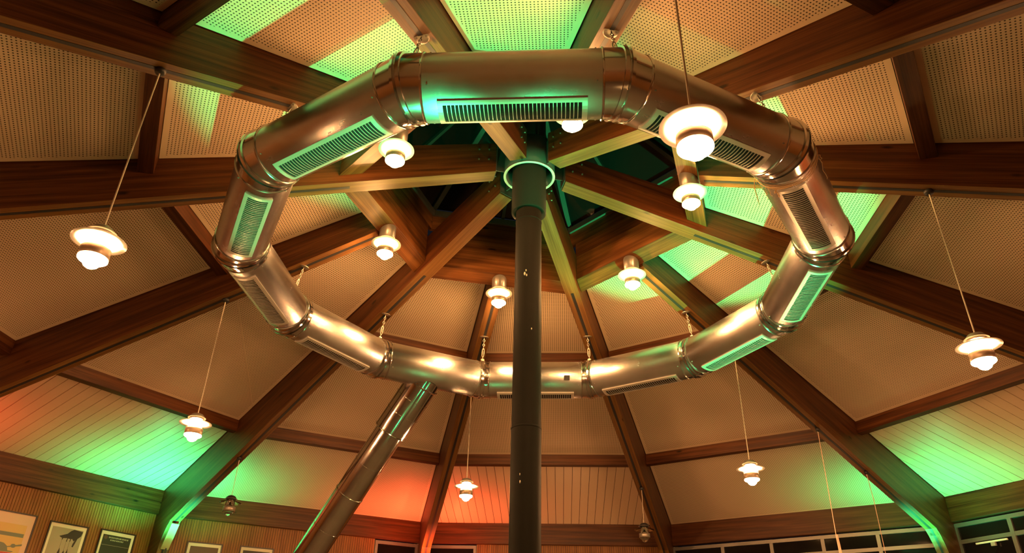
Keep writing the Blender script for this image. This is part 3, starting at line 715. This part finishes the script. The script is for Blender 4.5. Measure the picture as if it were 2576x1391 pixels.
def art_dark(e, hw, zt):
    x0, x1, z1 = -hw+.05, hw-.05, zt-.06
    patch(e, 'print', [(x0, .05), (x1, .05), (x1, z1), (x0, z1)], INK['night'], .001)
    patch(e, 'print_emblem', blob(x0+.06, z1-.05, .035, .035), INK['brown'], .0015)
    rnd = random.Random(3)
    for row, (zz, a, b, hh) in enumerate(((z1-.055, x0+.12, x1-.05, .026), (z1-.10, x0+.16, x1-.14, .024))):
        x = a
        while x < b:
            ww = rnd.uniform(.010, .024); patch(e, 'print_letter', [(x, zz), (x+ww*.4, zz-.004), (x+ww*.8, zz+hh*.5), (x+ww*.5, zz+hh), (x+.002, zz+hh*.8)], INK['pale'], .002); x += ww+.007
    patch(e, 'print_line', [(x0+.01, z1-.185), (x1-.01, z1-.185), (x1-.01, z1-.180), (x0+.01, z1-.180)], INK['grey'], .002)
def art_plain(c):
    def f(e, hw, zt):
        x0, x1, z1 = -hw+.05, hw-.05, zt-.06
        patch(e, 'print', [(x0, .05), (x1, .05), (x1, z1), (x0, z1)], INK[c], .001)
    return f
picture(2.5, -.507, .70, 4.165, 1.0, 'framed poster of a green tank with a knotted barrel on tan ground', art_tank)
picture(2.5, -1.449, .705, 4.135, 1.0, 'framed poster of a dark hand holding puppet strings', art_hand)
picture(2.5, -2.396, .708, 4.155, 1.0, 'framed dark poster with a curved line of pale lettering, beside the green rafter foot', art_dark)
picture(3.5, 1.533, .684, 4.168, 1.0, 'framed dark brown picture just right of the green rafter foot', art_plain('brown'))
picture(3.5, .502, .686, 4.178, 1.0, 'framed dark picture nearest the slanting drop pipe', art_plain('hand'))

# ------------------------------------------------------------------ coloured uplights on the columns
UPN = {'C': 'red at the left wall', 'D': 'green at the foot of the green lit left rafter', 'E': 'red at the foot of the red lit rafter', 'G': 'green at the foot of the green lit right rafter', 'H': 'red at the foot of the right rafter'}
for c, colr, wt, side in UPLIGHTS:
    r, z = (9.75, 3.70) if c != 'H' else (9.6, 1.9); pos = P(c, r, z, side); e = empty('stage_uplight', pos)
    tgt = (P(c, 10.4, 3.6, 0) if c == 'H' else P(c, 9.95, 5.1, side*2.0))-pos; q = tgt.to_track_quat('Z', 'Y').to_matrix().to_4x4()
    e.matrix_world = Matrix.Translation(pos) @ q
    MB().lathe([(0, -.20), (.05, -.20), (.075, -.16), (.08, 0), (.076, 0), (.07, -.15), (0, -.16)], 24).build('housing', 'black', e)
    MB().tube([(.085, 0, -.08), (.10, 0, -.26), (-.10, 0, -.26), (-.085, 0, -.08)], .008, 6).build('yoke', 'black', e)
    MB().lathe([(0, -.012), (.066, -.012), (.066, -.004), (0, -.004)], 20).build('lens', M['lens_'+colr], e)
    tag(e, 'small black stage spotlight, '+UPN[c]+(', left head' if side > 0 else ', right head'), 'spotlight', 'stage spotlights on the columns')
    ld = bpy.data.lights.new('uplight_beam', 'SPOT'); ld.energy = wt; ld.color = UP_GREEN if colr == 'green' else UP_RED
    ld.spot_size = math.radians(118); ld.spot_blend = 1.0; ld.shadow_soft_size = .035
    lo = bpy.data.objects.new('uplight_beam', ld); COL.objects.link(lo); lo.parent = e; lo.matrix_local = Matrix.Translation((0, 0, .02)) @ Matrix.Rotation(PI, 4, 'X')

# ------------------------------------------------------------------ green floor floods around the flue
for kf, nm, wt in FLOORS:
    pos = P(kf, 1.85, .16); e = empty('floor_flood', pos)
    MB().lathe([(0, -.16), (.10, -.16), (.11, -.14), (.11, -.01), (.10, 0), (.09, -.03), (0, -.03)], 24).build('housing', 'black', e)
    MB().lathe([(.112, -.06), (.118, -.06), (.118, -.04), (.112, -.04)], 24, closed=True).build('rim', 'graymetal', e)
    MB().lathe([(0, -.028), (.088, -.028), (.088, -.02), (0, -.02)], 24).build('lens', 'lens_green', e)
    tag(e, 'black round floor floodlight beside the flue pipe, '+nm, 'floodlight', 'floor floodlights')
    ld = bpy.data.lights.new('flood_beam', 'SPOT'); ld.energy = wt; ld.color = UP_GREEN
    ld.spot_size = math.radians(39); ld.spot_blend = .3; ld.shadow_soft_size = .05
    lo = bpy.data.objects.new('flood_beam', ld); COL.objects.link(lo); lo.parent = e
    d = P(kf, 2.0, 6.8)-pos; lo.matrix_local = Matrix.Translation((0, 0, .01)) @ (-d).to_track_quat('Z', 'Y').to_matrix().to_4x4()

# ------------------------------------------------------------------ unseen warm wall lamps, partly added as fill light
for km, y, nm in ((3.5, .0, 'left of the drop pipe foot'), (4.5, -.6, 'behind the flue pipe'), (5.5, -.5, 'between the dark windows'), (6.5, .05, 'below the right hand windows')):  # first two added to fill the outer ceiling; others match warm-lit eave beams
    e = empty('wall_lamp', RZ(km) @ Matrix.Translation((WX-.04, y, 2.75)))
    MB().box(-.0, .03, -.06, .06, -.12, .06).build('back_plate', 'graymetal', e)
    m = MB(); m.lathe([(.02, -.10), (.07, -.07), (.10, -.01), (.105, .02), (.098, .02), (.094, -.005), (.066, -.06), (.02, -.088)], 24, closed=True)
    m.v = [(x-.11, yy, z) for x, yy, z in m.v]; m.build('bowl_shade', 'graymetal', e)
    tag(e, 'small bowl shaped wall lamp '+nm, 'wall lamp', 'wall lamps below the eaves')
    ld = bpy.data.lights.new('wall_lamp_bulb', 'POINT'); ld.energy = WALL_W; ld.color = LAMP_COL; ld.shadow_soft_size = .03
    lo = bpy.data.objects.new('wall_lamp_bulb', ld); COL.objects.link(lo); lo.parent = e; lo.matrix_local = Matrix.Translation((-.11, 0, .0))
